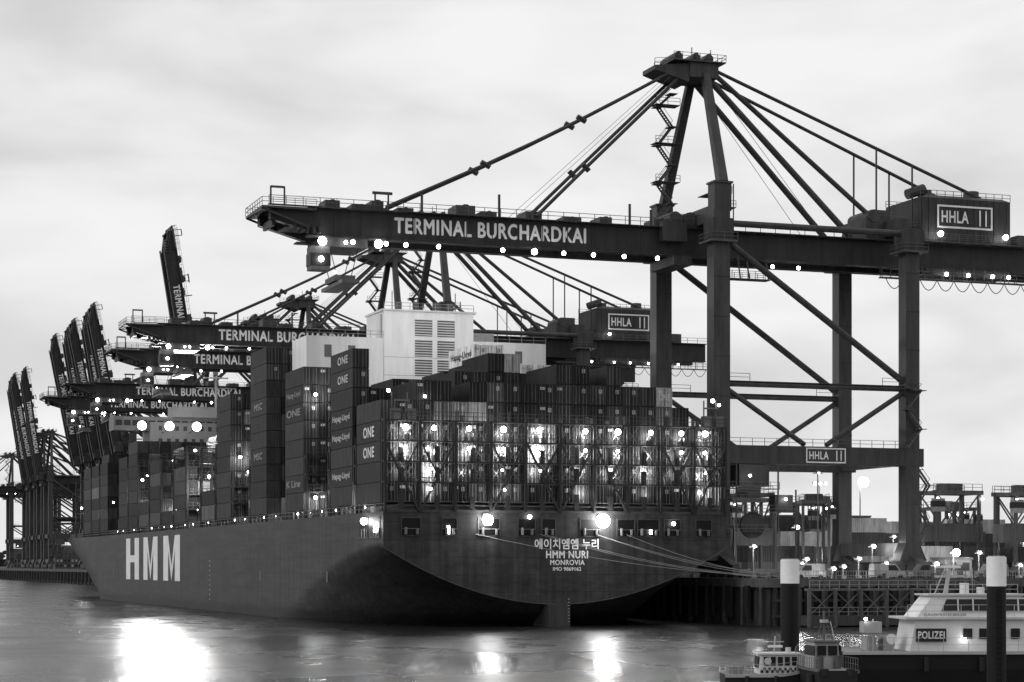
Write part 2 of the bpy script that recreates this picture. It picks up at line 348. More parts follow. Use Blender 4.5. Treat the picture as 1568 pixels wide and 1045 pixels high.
    st.box(T-.6,T+2.4,-3,3,50,50.8,.08); st.box(T-.4,T+2.2,-6.1,6.1,49.3,49.8,.12)
    for x,k in ((T-3,1.9),(T+.5,.8),(T+5.4,1.8)): lp.ball(x,-4.8,55.3,lr*k)
    lp.ball(T-3.2,-4.9,52.7,lr*1.2); lp.ball(T-1,-4.2,51,lr*.6)
    st.v=[(x,y,z if z<63 else 63+(z-63)*.955) for x,y,z in st.v]
    return st,lp,lt
def mk(lr):
    st,lp,lt=crane_meshes(lr); bs,bl,bt=MB(),MB(),MB(); boom_geo(bs,bl,bt,lr)
    c=[(st.mesh('crane_frame'),M_steel),(lp.mesh('crane_lamps'),M_lamp),(lt.mesh('crane_signs'),M_letter)]
    b=[(bs.mesh('boom'),M_steel),(bl.mesh('boom_lamps'),M_lamp),(bt.mesh('boom_lettering'),M_letter)]
    for m,mt in c+b: m.materials.append(mt)
    return c,b
cN,bN=mk(.34); cF,bF=mk(.26)
def raised(meshes,ang):
    out=[]
    Mx=Matrix.Translation((-4,0,59))@Matrix.Rotation(ang,4,'Y')@Matrix.Translation((4,0,-59))
    for m,mt in meshes:
        if 'lamps' in m.name: continue
        k=m.copy(); k.transform(Mx); k.update(); out.append((k,mt))
    return out
bR=raised(bF,math.radians(79)); bR2=raised(bF,math.radians(81))
def strip(me):
    me=me.copy(); bm=bmesh.new(); bm.from_mesh(me)
    bmesh.ops.delete(bm,geom=[v for v in bm.verts if v.co.x<-9],context='VERTS'); bm.to_mesh(me); bm.free(); return me
cU=[(strip(cF[0][0]),M_steel),(cF[2][0],M_letter)]
ci=0
def crane(v,u,up=False,near=False):
    global ci; ci+=1
    e=empty('ship_to_shore_crane',W(v,u,0),TH)
    parts=(cN+bN) if near else (cU+(bR if ci%2 else bR2) if up else cF+bF)
    for m,mt in parts:
        o=bpy.data.objects.new(m.name.split('.')[0],m); scene.collection.objects.link(o); o.parent=e
    return e
crane(57,26.15,near=True)
crane(62,178);crane(67,232);crane(69,329);crane(69,379)
crane(63,437,True)
for u in (650,681,712,745,780): crane(70,u,True)
for u in (965,1000,1035): crane(74,u,True)
crane(80,1130); crane(80,1230)

# ---------------------------------------------------------------- ship
ship=sunk('container_ship')
B=25.5;D=15.8
def smooth(x): x=max(0,min(1,x)); return x*x*(3-2*x)
def lerp(a,b,t): return a+(b-a)*t
def section(u,sb=None):
    pts=[]
    t1=smooth(u/110); t0=min(1,u/45)
    zc=lerp(3.1,-13,t0**.8); zk=lerp(11.0,-11,t1); p=lerp(2.0,9,smooth(u/90))
    n=16
    zz=[(t,zc+(zk-zc)*(t**p)) for t in [i/n for i in range(n+1)]]
    m=7
    dk=D+(0.9*sb*sb if sb else 0)
    zz+=[(1,zk+(dk-zk)*j/m) for j in range(1,m+1)]
    for t,z in zz:
        if sb is None: pts.append((B*t,u,z))
        else:
            q=max(0,min(1,z/16)); ue=lerp(334,366,q**1.2); U=250+sb*(ue-250)
            a=lerp(.05,.62,q); pw=lerp(1.5,2.1,q)
            g=1-max(0,(sb-a)/(1-a))**pw
            pts.append((B*t*max(0.0,g),U,z))
    return pts
stn=[section(u) for u in [0,2,4,7,10,14,18,23,28,34,40,48,56,66,78,90,105,125,150,180,215,249]]
stn+=[section(250,s/22) for s in range(1,23)]
h=MB(); verts=[]
for s in stn:
    row=[(B-a,u,z) for a,u,z in s[::-1]]+[(B+a,u,z) for a,u,z in s[1:]]
    verts.append(row)
nr=len(verts[0])
h.v=[p for r in verts for p in r]
for i in range(len(verts)-1):
    for j in range(nr-1):
        h.f.append((i*nr+j,i*nr+j+1,(i+1)*nr+j+1,(i+1)*nr+j)); h.c.append(.05)
h.obj('hull',M_hull,ship,True)
tr=MB(); tr.face([(x,-.001,z) for x,u,z in verts[0]],.05); tr.obj('transom',M_hull,ship)
dk=MB()
for i in range(len(verts)-1):
    a,b=verts[i],verts[i+1]
    dk.face([(a[0][0],a[0][1],a[0][2]-.25),(a[-1][0],a[-1][1],a[-1][2]-.25),(b[-1][0],b[-1][1],b[-1][2]-.25),(b[0][0],b[0][1],b[0][2]-.25)],.06)
dk.obj('deck',M_steel,ship)
det=MB(); lam=MB(); fl=MB(); let=MB()
rim=[(x,z) for x,u,z in verts[0] if z<12]
for a,b in zip(rim,rim[1:]): det.beam((a[0],-.05,a[1]),(b[0],-.05,b[1]),.1,.1,.08)
det.box(0,51,-.12,-.01,15.75,16.1,.05)
for x0,x1 in ((2.6,5.2),(8.4,10.4),(13.6,16.6),(19.4,21.8),(22.9,24.8),(28.6,31.4),(34.2,36.7),(37.3,40.5),(41.4,43.8),(46.3,48.6)):
    det.box(x0,x1,-.06,-.01,12.6,14.9,.004)  # near-black plate paints in the shade of an open mooring-deck bay
    for a,b,cc,d in ((x0-.15,x1+.15,14.9,15.05),(x0-.15,x1+.15,12.45,12.6),(x0-.15,x0,12.6,14.9),(x1,x1+.15,12.6,14.9)): det.box(a,b,-.14,-.01,cc,d,.05)
    det.pipe((x0+.5,-.3,12.7),(x0+.5,-.3,13.7),.2,.15,8); det.pipe((x1-.5,-.3,12.7),(x1-.5,-.3,13.5),.2,.12,8)
    det.beam((x0,-.2,13.5),(x1,-.2,13.5),.07,.07,.15)
for y0,y1 in ((1.5,5.5),(7.5,12)):
    det.box(-.06,-.01,y0,y1,12.4,15,.006)  # side opening likewise: its dark interior is painted on a flat plate
    for k in range(3): det.beam((-.1,y0+.3+k*1.4,12.4),(-.1,y0+.3+k*1.4,13.6),.1,.1,.2)
    for a,b in ((12.25,12.4),(15,15.15)): det.box(-.12,-.01,y0-.1,y1+.1,a,b,.09)
for x,r in ((14.6,.75),(31.6,1.0)):
    fl.ball(x,-1.0,14.7,r,1,14,8); det.box(x-.5,x+.5,-.35,-.1,14.3,15.6,.1)
lam.ball(20.9,-.5,15.2,.28); lam.ball(42.6,-.5,14.4,.28); lam.ball(-.5,8,14.6,.5); lam.box(-.4,-.1,3,3.4,13,14.4,1)
lam.box(9,9.3,-.4,-.2,12.8,13.9,1); lam.box(39,39.3,-.4,-.2,12.9,13.5,1)
det.hexa([(23.4,-1.2,-3),(27,-.2,-3),(27,5,-3),(23.4,5,-3),(23.4,-1.2,3.0),(27,-.2,3.3),(27,5,3.3),(23.4,5,3.0)],.04)
for k in range(8): let.box(26.6,26.85,-.34,-.31,.6+k*.45,.72+k*.45,.3)
addtext(let,'에이치엠엠 누리',front(21.8,31.3,10.75,12.2,-.03),.8,.02)
addtext(let,'HMM NURI',front(23.5,29.7,9.5,10.5,-.03),.8,.035)
addtext(let,'MONROVIA',front(24.1,29.2,8.55,9.25,-.03),.8,.03)
addtext(let,'IMO 9869162',front(24.5,28.7,7.75,8.25,-.03),.8,.02)
def bar(y0,y1,z0,z1): let.face([(-.03,y1,z0),(-.03,y0,z0),(-.03,y0,z1),(-.03,y1,z1)],.75)
z0,z1=5.3,14.7
bar(211,217,z0,z1);bar(199,205,z0,z1);bar(205,211,9.2,10.8)
for a,b in ((193,175),(168,149)):
    w=a-b; bar(a-w*.3,a,z0,z1);bar(b,b+w*.3,z0,z1)
    mid=(a+b)/2
    for q in (1,-1):
        e=mid+q*w*.2
        let.face([(-.03,e,z1),(-.03,e,z1-3),(-.03,mid,z0),(-.03,mid,z0+3)] if q>0 else [(-.03,e,z1),(-.03,mid,z0+3),(-.03,mid,z0),(-.03,e,z1-3)],.75)
for k in range(9): let.box(-.05,-.02,118,118.9,2.0+k*.9,2.25+k*.9,.3)
for yy in (30,75,235): let.box(-.05,-.02,yy,yy+.4,6,7.6,.25)
det.rail((.1,0,D),(.1,300,D),.12,1.1,2.5,.09)
det.rail((.1,-.05,16.1),(50.9,-.05,16.1),.12,1.1,2.5,.07)
y=14
while y<318:
    det.beam((.7,y,D),(.7,y,17.1),.35,.35,.09); det.beam((3,y,D),(3,y,17.1),.35,.35,.07)
    y+=3
det.box(2.6,50,1,57.5,D-.2,16.9,.05); det.box(2.6,48.5,70,229,D-.2,16.9,.05)
cont=MB()
H=2.8;Z0=17.1
pal=[.013,.016,.02,.026,.034,.045,.065,.1,.18,.34]; wts=[8,9,9,9,8,7,5,3,2,1]
def col(): return random.choices(pal,wts)[0]*(.85+.3*R())
bays=[(1.6,[5,5,6,6,5,6,6,6,6,6,7,7,6,7,6,6,6,5,4,4]),
(16.1,[8,6,6,6,6,6,7,7,8,8,7,7,7,7,7,7,6,6,5,5]),
(30.6,[0,0,6,6,7,7,7,7,7,9,9,8,8,8,8,8,7,7,6,6]),
(45.1,[8,8,8,8,7,7,7,7,7,8,8,8,8,9,8,8,8,7,7,6]),
(71,[10,10,10,10,9,8,8,8,8,8,8,8,9,9,9,9,9,9,8,8]),
(85.5,[0,0,7,9,9,8,8,8,8,8,8,8,8,8,8,8,8,8,8,8]),
(100,[8,8,8,7,7,8,8,8,8,8,8,8,8,8,8,8,8,8,8,8])]
y=114.5;k=0
pf=[[2,2,3],[0,0,4],[4,5,5],[1,2,4],[5,6,6],[2,3,5],[7,7,7],[6,6,6]]
while y<220:
    a=pf[k%8]
    bays.append((y,[a[0],a[0],a[1],a[2]]+[min(7,max(3,a[2]+random.randint(-1,2))) for _ in range(16)])); y+=14.5;k+=1
for y,hh in ((246,6),(260.5,7),(275,6),(289.5,5),(304,4)):
    ins=0 if y<285 else (2 if y<300 else 4)
    bays.append((y,[0 if (i<ins or i>=20-ins) else max(2,hh+random.choice((-1,0,0,0))) for i in range(20)]))
bays.sort(key=lambda b:b[0])
prev=[0]*20
for bi,(yb,hs) in enumerate(bays):
    for r in range(20):
        x0=.05+r*2.55
        for t in range(hs[r]):
            z=Z0+t*H; c=col()
            if bi==2 and t==8: c=.8
            if bi==2 and t==7 and r in(12,13): c=.65
            if bi==1 and t==7 and r==0: c=.04
            if r==0 and bi<7: c=[.034,.022,.042,.03,.02,.03,.038,.027,.042,.03][(t*3+bi*2)%10]
            cont.box(x0,x0+2.44,yb,yb+12.19,z,z+2.72,c)
            if bi<8 and (t>=prev[r] or bi==0):
                rc=min(.5,c*2.6+.05)
                for q in (.42,.9,1.5,2.0): cont.box(x0+q,x0+q+.07,yb-.07,yb-.01,z+.1,z+2.6,rc)
                cont.box(x0+1.18,x0+1.24,yb-.04,yb-.005,z+.1,z+2.6,.008)
                cont.box(x0,x0+.12,yb-.05,yb-.005,z,z+2.72,c*1.4); cont.box(x0+2.32,x0+2.44,yb-.05,yb-.005,z,z+2.72,c*1.4)
                if R()<.6: cont.box(x0+1.35,x0+1.85,yb-.03,yb-.005,z+1.6,z+2.2,.3)
                if R()<.25: cont.box(x0+.2,x0+1.0,yb-.03,yb-.005,z+1.9,z+2.3,.45)
    prev=hs[:]
cont.obj('containers',M_cont,ship)
for z,tx in ((3,'ONE'),(2,'ONE')): addtext(let,tx,port(4.6,10,Z0+z*H+.7,Z0+z*H+2.1,.02),.7,.04)
for z,tx in ((7,'ONE'),(6,'ONE'),(4,'Hapag-Lloyd'),(3,'Hapag-Lloyd'),(1,'Hapag-Lloyd')): addtext(let,tx,port(18.5 if tx=='ONE' else 17.5,24 if tx=='ONE' else 27,Z0+z*H+.9,Z0+z*H+2,.02),.55,.03)
for z,tx in ((6,'Hapag-Lloyd'),(5,'ONE'),(1,'K Line')): addtext(let,tx,port(47,56,Z0+z*H+.9,Z0+z*H+2,.02),.3,.02)
for z in (6,3): addtext(let,'MSC',port(74,80,Z0+z*H+.9,Z0+z*H+2,.02),.3,.03)
addtext(let,'Hapag-Lloyd',port(31.5,41.5,Z0+8*H+.7,Z0+8*H+2,.05+9*2.55),.03,.03)
addtext(let,'ONE',front(.05+16*2.55+.3,.05+16*2.55+2.1,Z0+5*H+.9,Z0+5*H+1.8,1.5),.5,.03)
let.obj('lettering',M_letter,ship)
lb=MB()
def lash(yc,z1):
    n=10
    for k in range(n+1):
        x=min(50.8,max(.2,k*5.1))
        for yy in (yc-.55,yc+.55): lb.beam((x,yy,15.8),(x,yy,z1),.34,.3,.025)
        for zz in (19.9,22.7,25.5,z1-.4):
            if zz<z1: lb.beam((x,yc-.55,zz),(x,yc+.55,zz),.15,.15,.04)
    for zz in (19.9,22.7,25.5,28.3,31.1):
        if zz<=z1+.01:
            lb.box(0,51,yc-.6,yc+.6,zz-.2,zz,.025); lb.rail((0,yc-.6,zz),(51,yc-.6,zz),.06,1.1,1.27,.08)
lash(0.3,28.3)
for k in (0,1,3,4,5,6,8,9):
    x=k*5.1
    a,b=(x+.2,x+4.9) if k%2==0 else (x+4.9,x+.2)
    lb.beam((a,-.28,25.3),(b,-.28,16),.28,.28,.03)
    lb.beam((b,-.2,25.3),((a+b)/2,-.2,20.7),.2,.2,.03)
for r in range(20):
    x0=.05+r*2.55
    for zb in (19.9,22.7,25.5):
        lb.beam((x0+.2,1.0,zb),(x0+2.2,1.35,zb+2.6),.06,.06,.1); lb.beam((x0+2.2,1.0,zb),(x0+.2,1.35,zb+2.6),.06,.06,.1)
for k in range(11):
    x=min(50.4,max(.5,k*5.1+2.5))
    for zz in (16.2,19.9,22.7): lb.box(x-.35,x+.35,-.15,.3,zz,zz+1.5+.9*R(),.03)
for b in bays[1:]:
    if b[0] in (71,246): continue
    lash(b[0]-1.2,25.5 if b[0]<110 else 31.1)
for k in range(70):
    x=R()*50; z=random.choice((19.9,22.7,25.5,28.3)); lb.box(x,x+.2+R()*.4,-.2,.2,z,z+.4+R()*1.0,.03+.15*R())
for x in (1.2,3.4,47.5,49.4): lb.box(x,x+1.2,-.2,1,28.3,29.8,.12); lb.beam((x,0,28.3),(x,0,32),.15,.15,.1)
for x in (2.2,48.2): lb.box(x-.6,x+1.4,-.3,.2,30.8,31,.15)
lb.obj('lashing_bridges',M_steel,ship)
cols=[3,7,12,17,22.2,29.1,34,39,43.7,47.4]
def plight(name,x,y,z,e,par,r=.25):
    l=bpy.data.lights.new(name,'POINT'); l.energy=e; l.shadow_soft_size=r; l.color=(1,1,1)
    o=bpy.data.objects.new(name,l); scene.collection.objects.link(o); o.location=(x,y,z); o.parent=par; return o
def spot(name,x,y,z,d,e,par,r=.5,ang=110):
    l=bpy.data.lights.new(name,'SPOT'); l.energy=e; l.shadow_soft_size=r; l.spot_size=math.radians(ang); l.spot_blend=.8
    o=bpy.data.objects.new(name,l); scene.collection.objects.link(o); o.location=(x,y,z); o.rotation_euler=Vector(d).to_track_quat('-Z','Y').to_euler(); o.parent=par
for i,x in enumerate(cols):
    lam.ball(x,-.65,27.2,.34 if i%3 else .42)
    if i%3!=1: lam.ball(x,-.6,24.5,.25)
    k=.5+R()
    plight('bridge_lamp',x+.3,.85,26.6,380*k,ship,.3)
    k=.3+R()*1.3
    plight('bridge_lamp',x+.2,.85,24.0,520*k,ship,.3)
    k=.1+R()*1.3
    plight('bridge_lamp',x-.4,.85,21.3,500*k,ship,.3)
    if i%2: plight('bridge_lamp',x,.85,18.6,400*(.3+R()),ship,.3)
    for z in (21.6,18.9):
        if R()<.35: lam.ball(x+R()-.5,-.5,z,.17)
for y,zs in ((14.9,(17.8,)),(29.3,(20,32)),(43.8,(19,35)),(58.5,(24,)),(84.4,(20,30)),(92,(25,)),(99,(28,)),(113,(24,))):
    for z in zs:
        lam.ball(1.6,y-.2,z,.26); plight('deck_lamp',1.6,y-.9,z-.3,1000,ship)
for y in range(14,240,8):
    lam.ball(1.3,y,16.7,.14)
for y in range(116,230,7):
    for q in range(2):
        lam.ball(.6+R()*5,y,18+R()*14,.14+.25*R())
    plight('deck_lamp',1.0+R()*3,y,19+R()*9,2600,ship,.4)
for y in range(248,318,14): lam.ball(1.5,y-1.8,24,.3); plight('deck_lamp',1.5,y-1.6,22,900,ship)
lam.ball(.8,.3,32.2,.25); lam.ball(48.9,0,32,.28); lam.ball(6.2,1,31.6,.2); lam.ball(49.8,-.2,31.4,.22)
sup=MB()
sup.box(4,45.5,59.2,69,15,45.9,.78); sup.box(17,32.5,58.9,68.8,45.9,50.4,.8)
sup.box(17,32.5,58.9,59.2,30,45.9,.8)
sup.box(16.6,32.9,58.6,69.2,50.4,50.7,.6)
sup.box(16,17,60,66,45.9,49.9,.6)
for x0 in (22.3,26.2):
    for z0 in (46.4,43.0,39.8):
        sup.box(x0,x0+3,58.82,58.88,z0,z0+2.7,.08)
        for j in range(6): sup.box(x0,x0+3,58.72,58.85,z0+.15+j*.42,z0+.33+j*.42,.6)
for x0 in (7,11,36,40): sup.box(x0,x0+1.2,59.1,59.19,42.5,44.5,.15)
for z in (42.9,39.9): sup.box(17,32.5,58.84,58.89,z-.12,z-.04,.4)
sup.box(32.6,36.5,60,66,45.9,47.4,.3); sup.rail((4,59.2,45.9),(17,59.2,45.9),.25); sup.rail((32.5,59.2,45.9),(45.5,59.2,45.9),.25)
for x in (21,24,27.5,30): sup.pipe((x,64,50.7),(x,64,52.6),.55,.08,12)
sup.rail((17,58.8,50.7),(32.5,58.8,50.7),.25)
for x in (19,30): sup.beam((x,61,50.7),(x,61,54),.12,.12,.1)
sup.box(8,43,231,242,15,43,.16); sup.box(-.5,51.5,233,240,41.0,44.4,.16); sup.box(14,37,232,241,44.4,47,.25)
for z in (20,23,26,29,32,35,38,41):
    for x in range(10,42,2): sup.box(x,x+.9,230.9,230.99,z,z+1.1,.03)
for x in range(0,51,2): sup.box(x,x+1.6,232.9,232.99,42.2,43.5,.02)
sup.pipe((25,236,47),(25,236,56),.35,.5,8); sup.beam((20,236,52),(30,236,52),.2,.2,.5); sup.beam((22,236,54.5),(28,236,54.5),.4,.3,.6)
sup.obj('superstructure',M_white,ship)
for x in (4.5,11,17.5): lam.ball(x,222,41.5,1.05,1,14,8); spot('flood',x,220.5,41.3,(-.15,-1,-.45),52000,ship,1.0,120); det.beam((x,231,40.6),(x,222,40.6),.25,.25,.1)
# added spot without a fixture, put in to brighten the engine casing
spot('casing_fill',25,30,55,(0,1,-.28),15000,ship,.6,75)
det.pipe((25.5,345,16),(25.5,345,34),.4,.4,8)
spot('stern_flood',14.6,-2,14.5,(0,-1,-.35),1800,ship,.5); spot('stern_flood',31.6,-2.2,14.5,(0,-1,-.35),3400,ship,.6)
plight('stern_spill',14.6,-2.5,14.4,150,ship,.5); plight('stern_spill',31.6,-2.5,14.4,300,ship,.6); plight('quarter_lamp',-1.5,8,14.4,250,ship)
det.obj('deck_fittings',M_steel,ship); lam.obj('deck_lamps',M_lamp,ship); fl.obj('floodlights',M_flood,ship)

for i,(a,b) in enumerate((((22.5,-.2,12.8),(51.5,-9,6.9)),((23.5,-.2,12.7),(53.5,-8.5,6.9)),((31,-.2,12.8),(55,-8.5,6.9)),((35.5,-.2,12.8),(56,-8,6.9)),((13,-.2,12.8),(53,-9,6.9)),((31.5,-.3,12.6),(58,-8.5,6.9)))):
    mb=MB(); A=Vector(a);Bv=Vector(b);prev=A
    for k in range(1,13):
        p=A.lerp(Bv,k/12); p.z-=math.sin(math.pi*k/12)*.9; mb.pipe(prev,p,.032,.3,5); prev=p
    r=sunk('mooring_rope'); mb.obj('rope',M_letter,r)

# ---------------------------------------------------------------- ground, water, quay
w=MB(); w.face([(-9000,-300,0),(9000,-300,0),(9000,16000,0),(-9000,16000,0)],.02); o=w.obj('water',M_water)
g=MB(); P=[W(54,-8,6.4),W(4000,-8,6.4),W(4000,9000,6.4),W(54,9000,6.4)]; g.face(P,.07); g.obj('ground',M_ground)
q=sunk('quay_wall'); qb=MB()
qb.box(53.4,56,-8.6,3000,5.4,6.65,.1); qb.box(56,900,-8.6,-7.6,5.4,6.65,.09)
qb.box(54,54.4,-7.9,3000,-3,5.4,.03); qb.box(54.4,900,-7.9,-7.5,-3,5.4,.02)
x=54.6
while x<170:
    qb.pipe((x,-8.3,-3),(x,-8.3,5.4),.34,.03+.05*R(),8)
    if int(x/1.9)%3==0: qb.box(x+.6,x+1.2,-8.9,-8.3,1.5,5.6,.015)
    x+=1.9
for z in (1.2,3.4): qb.box(54,170,-8.75,-8.6,z,z+.3,.05)
y=-6
while y<1500: qb.pipe((53.7,y,-3),(53.7,y,5.4),.45,.05,6); qb.box(53,53.5,y+3,y+4.2,1,5.6,.02); y+=6 if y<400 else 12
for x in range(56,170,8): qb.pipe((x,-8.1,6.65),(x,-8.1,7.2),.25,.1,8); qb.pipe((x,-8.1,7.2),(x,-8.1,7.35),.38,.1,8)
qb.obj('wall',M_conc,q)
f=sunk('quay_fence'); fb=MB()
fb.rail((60,-7.2,6.4),(170,-7.2,6.4),.25,1.3,1.6,.09)
x=60
while x<170: fb.beam((x,-7.2,6.4),(x,-7.2,7.7),.04,.04,.25); x+=.4
fb.obj('railing',M_steel,f)
pt=sunk('pontoon_jetty'); pb=MB()
pb.box(56,80,-16,-10,.2,1.5,.05); pb.rail((56,-16,1.5),(80,-16,1.5),.2,1.2,1.5,.08)
for x in range(56,81,4): pb.pipe((x,-13,-3),(x,-13,5.2),.4,.05,8); pb.pipe((x,-15.9,-3),(x,-15.9,5.2),.3,.09,8)
for x in range(56,80,4): pb.beam((x,-15.8,1.5),(x+4,-15.8,5),.15,.15,.1); pb.beam((x+4,-15.8,1.5),(x,-15.8,5),.15,.15,.1)
pb.box(56,82,-16,-14.5,5,5.3,.12); pb.rail((56,-16,5.3),(82,-16,5.3),.25,1.1,1.5,.08)
pb.obj('jetty',M_steel,pt)

yd=sunk('container_stack'); yb=MB()
for bx in range(14):
    for by in range(9):
        x0=62+bx*13.5; y0=66+by*24
        for r in range(4):
            t=random.choice((1,2,2,3,3,4)) if by<3 else random.choice((2,3,4,4))
            if R()<.08: t=0
            for k in range(t):
                c=col()*2+.02
                if R()<.1: c=.4
                yb.box(x0,x0+12.19,y0+r*2.9,y0+r*2.9+2.44,6.42+k*2.7,6.42+k*2.7+2.62,c)
for x0,y0,t in ((98,36,2),(112,48,3),(126,40,2),(140,52,3),(74,40,2),(86,56,3)):
    for k in range(t): yb.box(x0,x0+12.19,y0,y0+2.44,6.42+k*2.7,6.42+k*2.7+2.62,col()*2+.03)
yb.obj('containers',M_cont,yd)
def straddle(v,u,rz=0,load=True):
    e=empty('straddle_carrier',W(v,u,6.4),TH+rz); m=MB();l=MB()
    for y in (-2.4,2.4):
        m.box(-5,5,y-.4,y+.4,.9,1.7,.1)
        for x in (-4.2,-1.6,1.6,4.2): m.pipe((x,y-.3,.8),(x,y+.3,.8),.8,.02,12)
        for x in (-4.3,4.3): m.beam((x,y,1.7),(x,y,14.2),.5,.5,.08)
        m.beam((-4.3,y,14),(0,y,9),.2,.2,.08); m.beam((4.3,y,14),(0,y,9),.2,.2,.08)
        m.box(-5,5,y-.35,y+.35,13.9,14.6,.08); m.rail((-5,y,14.6),(5,y,14.6),.12)
    for x in (-4.3,0,4.3): m.box(x-.3,x+.3,-2.4,2.4,13.9,14.5,.09)
    m.box(-1.5,1.5,-1.6,1.6,14.6,15.8,.08); m.box(-5.6,-3.6,-3.6,-2.6,11,13.2,.2); m.box(-5.7,-3.5,-3.65,-2.55,11.8,12.8,.02)
    m.box(-6,6,-1.2,1.2,8.6,9.1,.1)
    for x in (-3,3): m.beam((x,0,9),(x,0,14.2),.12,.12,.05)
    if load: m.box(-6.1,6.1,-1.22,1.22,6,8.6,.1)
    for x in (-4.6,4.6): l.ball(x,-3,13.2,.2)
    m.obj('frame',M_steel,e); l.obj('lamps',M_lamp,e)
    s=.82+.2*R(); e.scale=(s,s,s)
for a in ((112,40,.1),(124,58,1.5),(104,72,.3),(146,60,.1),(78,48,1.5),(93,95,0),(141,90,1.4),(69,60,0.1),(119,28,.2),(130,44,.1),(72,36,.1),(86,40,1.2),(137,36,.1)): straddle(*a,load=R()<.5)
def mast(v,u,h,n=2,e=1500,flood=False,r=.5):
    p=empty('lamp_mast',W(v,u,6.4),TH); m=MB();l=MB()
    m.box(-.4,.4,-.4,.4,0,.6,.12); m.pipe((0,0,.6),(0,0,h),.17,.12,8,.1)
    m.box(-.8,.8,-.15,.15,h,h+.12,.12)
    for k in range(n):
        x=(k-(n-1)/2)*1.3 if n>1 else 0
        m.box(x-.35,x+.35,-.25,.1,h+.12,h+.5,.1); l.ball(x,-.3-r,h+.1,r)
    m.obj('pole',M_steel,p); l.obj('lamp',M_flood if flood else M_lamp,p)
    if e: plight('light',0,-1.8,h-.2,e,p,.4)
mast(118.6,83,17.9,1,9000,True,1.0)
mast(98,15.8,4.0,1,1800,True,.6)
mast(82.6,32,17,1,0,False,.12)
for v,u,hh in ((60,-3,1.6),(64,2,2.2),(67,-2,1.5),(72,4,1.8),(78,2,2.3),(84,-2,2.0),(90,8,2.2),(101,2,2.0),(110,10,2.4),(125,4,2),(70,30,5),(82,35,3),(98,30,5.5),(130,45,6),(108,52,7),(89,50,4),(75,25,8),(66,44,10),(115,60,9),(95,20,3),(104,18,4),(79,12,3),(87,22,5),(118,14,3)): mast(v,u,hh,1,300 if u<12 else 700,False,.17+.25*R()*R())
for v,u,hh in ((118,200,22),(165,240,24),(80,300,25),(230,400,25),(140,140,20)): mast(v,u,hh,3,0,False,.3)
def van(v,u,rz,c):
    e=empty('parked_van',W(v,u,6.42),TH+rz); m=MB()
    m.hexa([(-2.6,-.95,.4),(2.6,-.95,.4),(2.6,.95,.4),(-2.6,.95,.4),(-2.5,-.9,1.3),(2.55,-.9,1.3),(2.55,.9,1.3),(-2.5,.9,1.3)],c)
    m.hexa([(-1.8,-.9,1.3),(2.55,-.9,1.3),(2.55,.9,1.3),(-1.8,.9,1.3),(-1.0,-.8,2.3),(2.45,-.8,2.3),(2.45,.8,2.3),(-1.0,.8,2.3)],c)
    m.hexa([(-1.5,-.93,1.35),(.2,-.93,1.35),(.2,.93,1.35),(-1.5,.93,1.35),(-.95,-.84,2.1),(.2,-.84,2.1),(.2,.84,2.1),(-.95,.84,2.1)],.02)
    for x in (-1.7,1.7): m.pipe((x,-1,.38),(x,1,.38),.38,.02,12)
    m.obj('body',M_steel,e)
for v,u,r,c in ((64,0,.1,.3),(69,8,.1,.08),(76,-2,3.1,.35),(86,4,0,.1),(95,0,.2,.2),(106,4,3.0,.06),(114,0,0,.3),(121,12,.1,.2)): van(v,u,r,c)
def building(name,v,u,w,d,h,c,rows=1,z=6.4,roof=.1):
    e=empty(name,W(v,u,z),TH); m=MB(); m.box(0,w,0,d,0,h,c); m.box(-.2,w+.2,-.2,d+.2,h,h+.4,roof)
    for r in range(rows):
        zz=1.2+r*3.2
        x=.8
        while x<w-1.6:
            if zz+1.4<h: m.box(x,x+1.3,-.06,-.01,zz,zz+1.4,.02 if R()<.75 else .4)
            x+=2.4
    m.box(w*.45,w*.45+1.1,-.08,-.01,0,2.2,.03)
    m.obj('walls',M_steel,e)
building('site_office',66,52,12,7,4.5,.12,1)
building('warehouse',190,260,30,40,16,.05,3)
building('workshop_building',130,110,40,14,7,.09,2)
building('gatehouse',99,20,5,4,3,.2,1)
building('warehouse',60,120,36,12,9,.08,2)
tl=MB()
for (x0,x1,Y,hh) in ((-1700,1700,3600,30),(100,900,1700,15)):
    x=x0
    while x<x1:
        ww=8+R()*14; top=6+hh*(.6+.5*R())
        for k in range(4):
            cx=x+R()*ww; cz=6+R()*(top-8); r=4+R()*5; yy=Y+R()*40
            n=7; ring=[]
            for j in range(n):
                t=2*math.pi*j/n; rr=r*(.7+.5*R()); ring.append((cx+rr*math.cos(t),yy,max(0,cz+rr*.8*math.sin(t))))
            tl.face(ring,.02+.03*R())
        x+=ww*.6
    tl.box(x0,x1,Y+42,Y+50,0,6+hh*.45,.03)
tl.obj('distant_trees',M_conc)
for v,u,wd,h,c in ((90,1300,60,14,.1),(120,1450,90,18,.14),(88,900,30,8,.2),(95,1100,40,10,.08)): building('harbour_shed',v,u,wd,30,h,c,2)

def dolphin(X,Y,r,zt,band):
    e=empty('mooring_dolphin',(X,Y,0)); m=MB()
    m.pipe((0,0,-4),(0,0,zt-band),r,.012,28); m.pipe((0,0,zt-band),(0,0,zt),r*1.0+.02,.85,28); m.pipe((0,0,zt),(0,0,zt+.08),r*.9,.5,28)
    for s in (-.25,.25): m.beam((s,-r-.12,0),(s,-r-.12,zt-band),.05,.05,.02)
    z=.3
    while z<zt-band: m.beam((-.25,-r-.12,z),(.25,-r-.12,z),.04,.04,.02); z+=.35
    m.obj('pile',M_letter,e)
dolphin(24.6,185,.82,9.0,2.1); dolphin(32.45,140,.64,9.05,1.95)

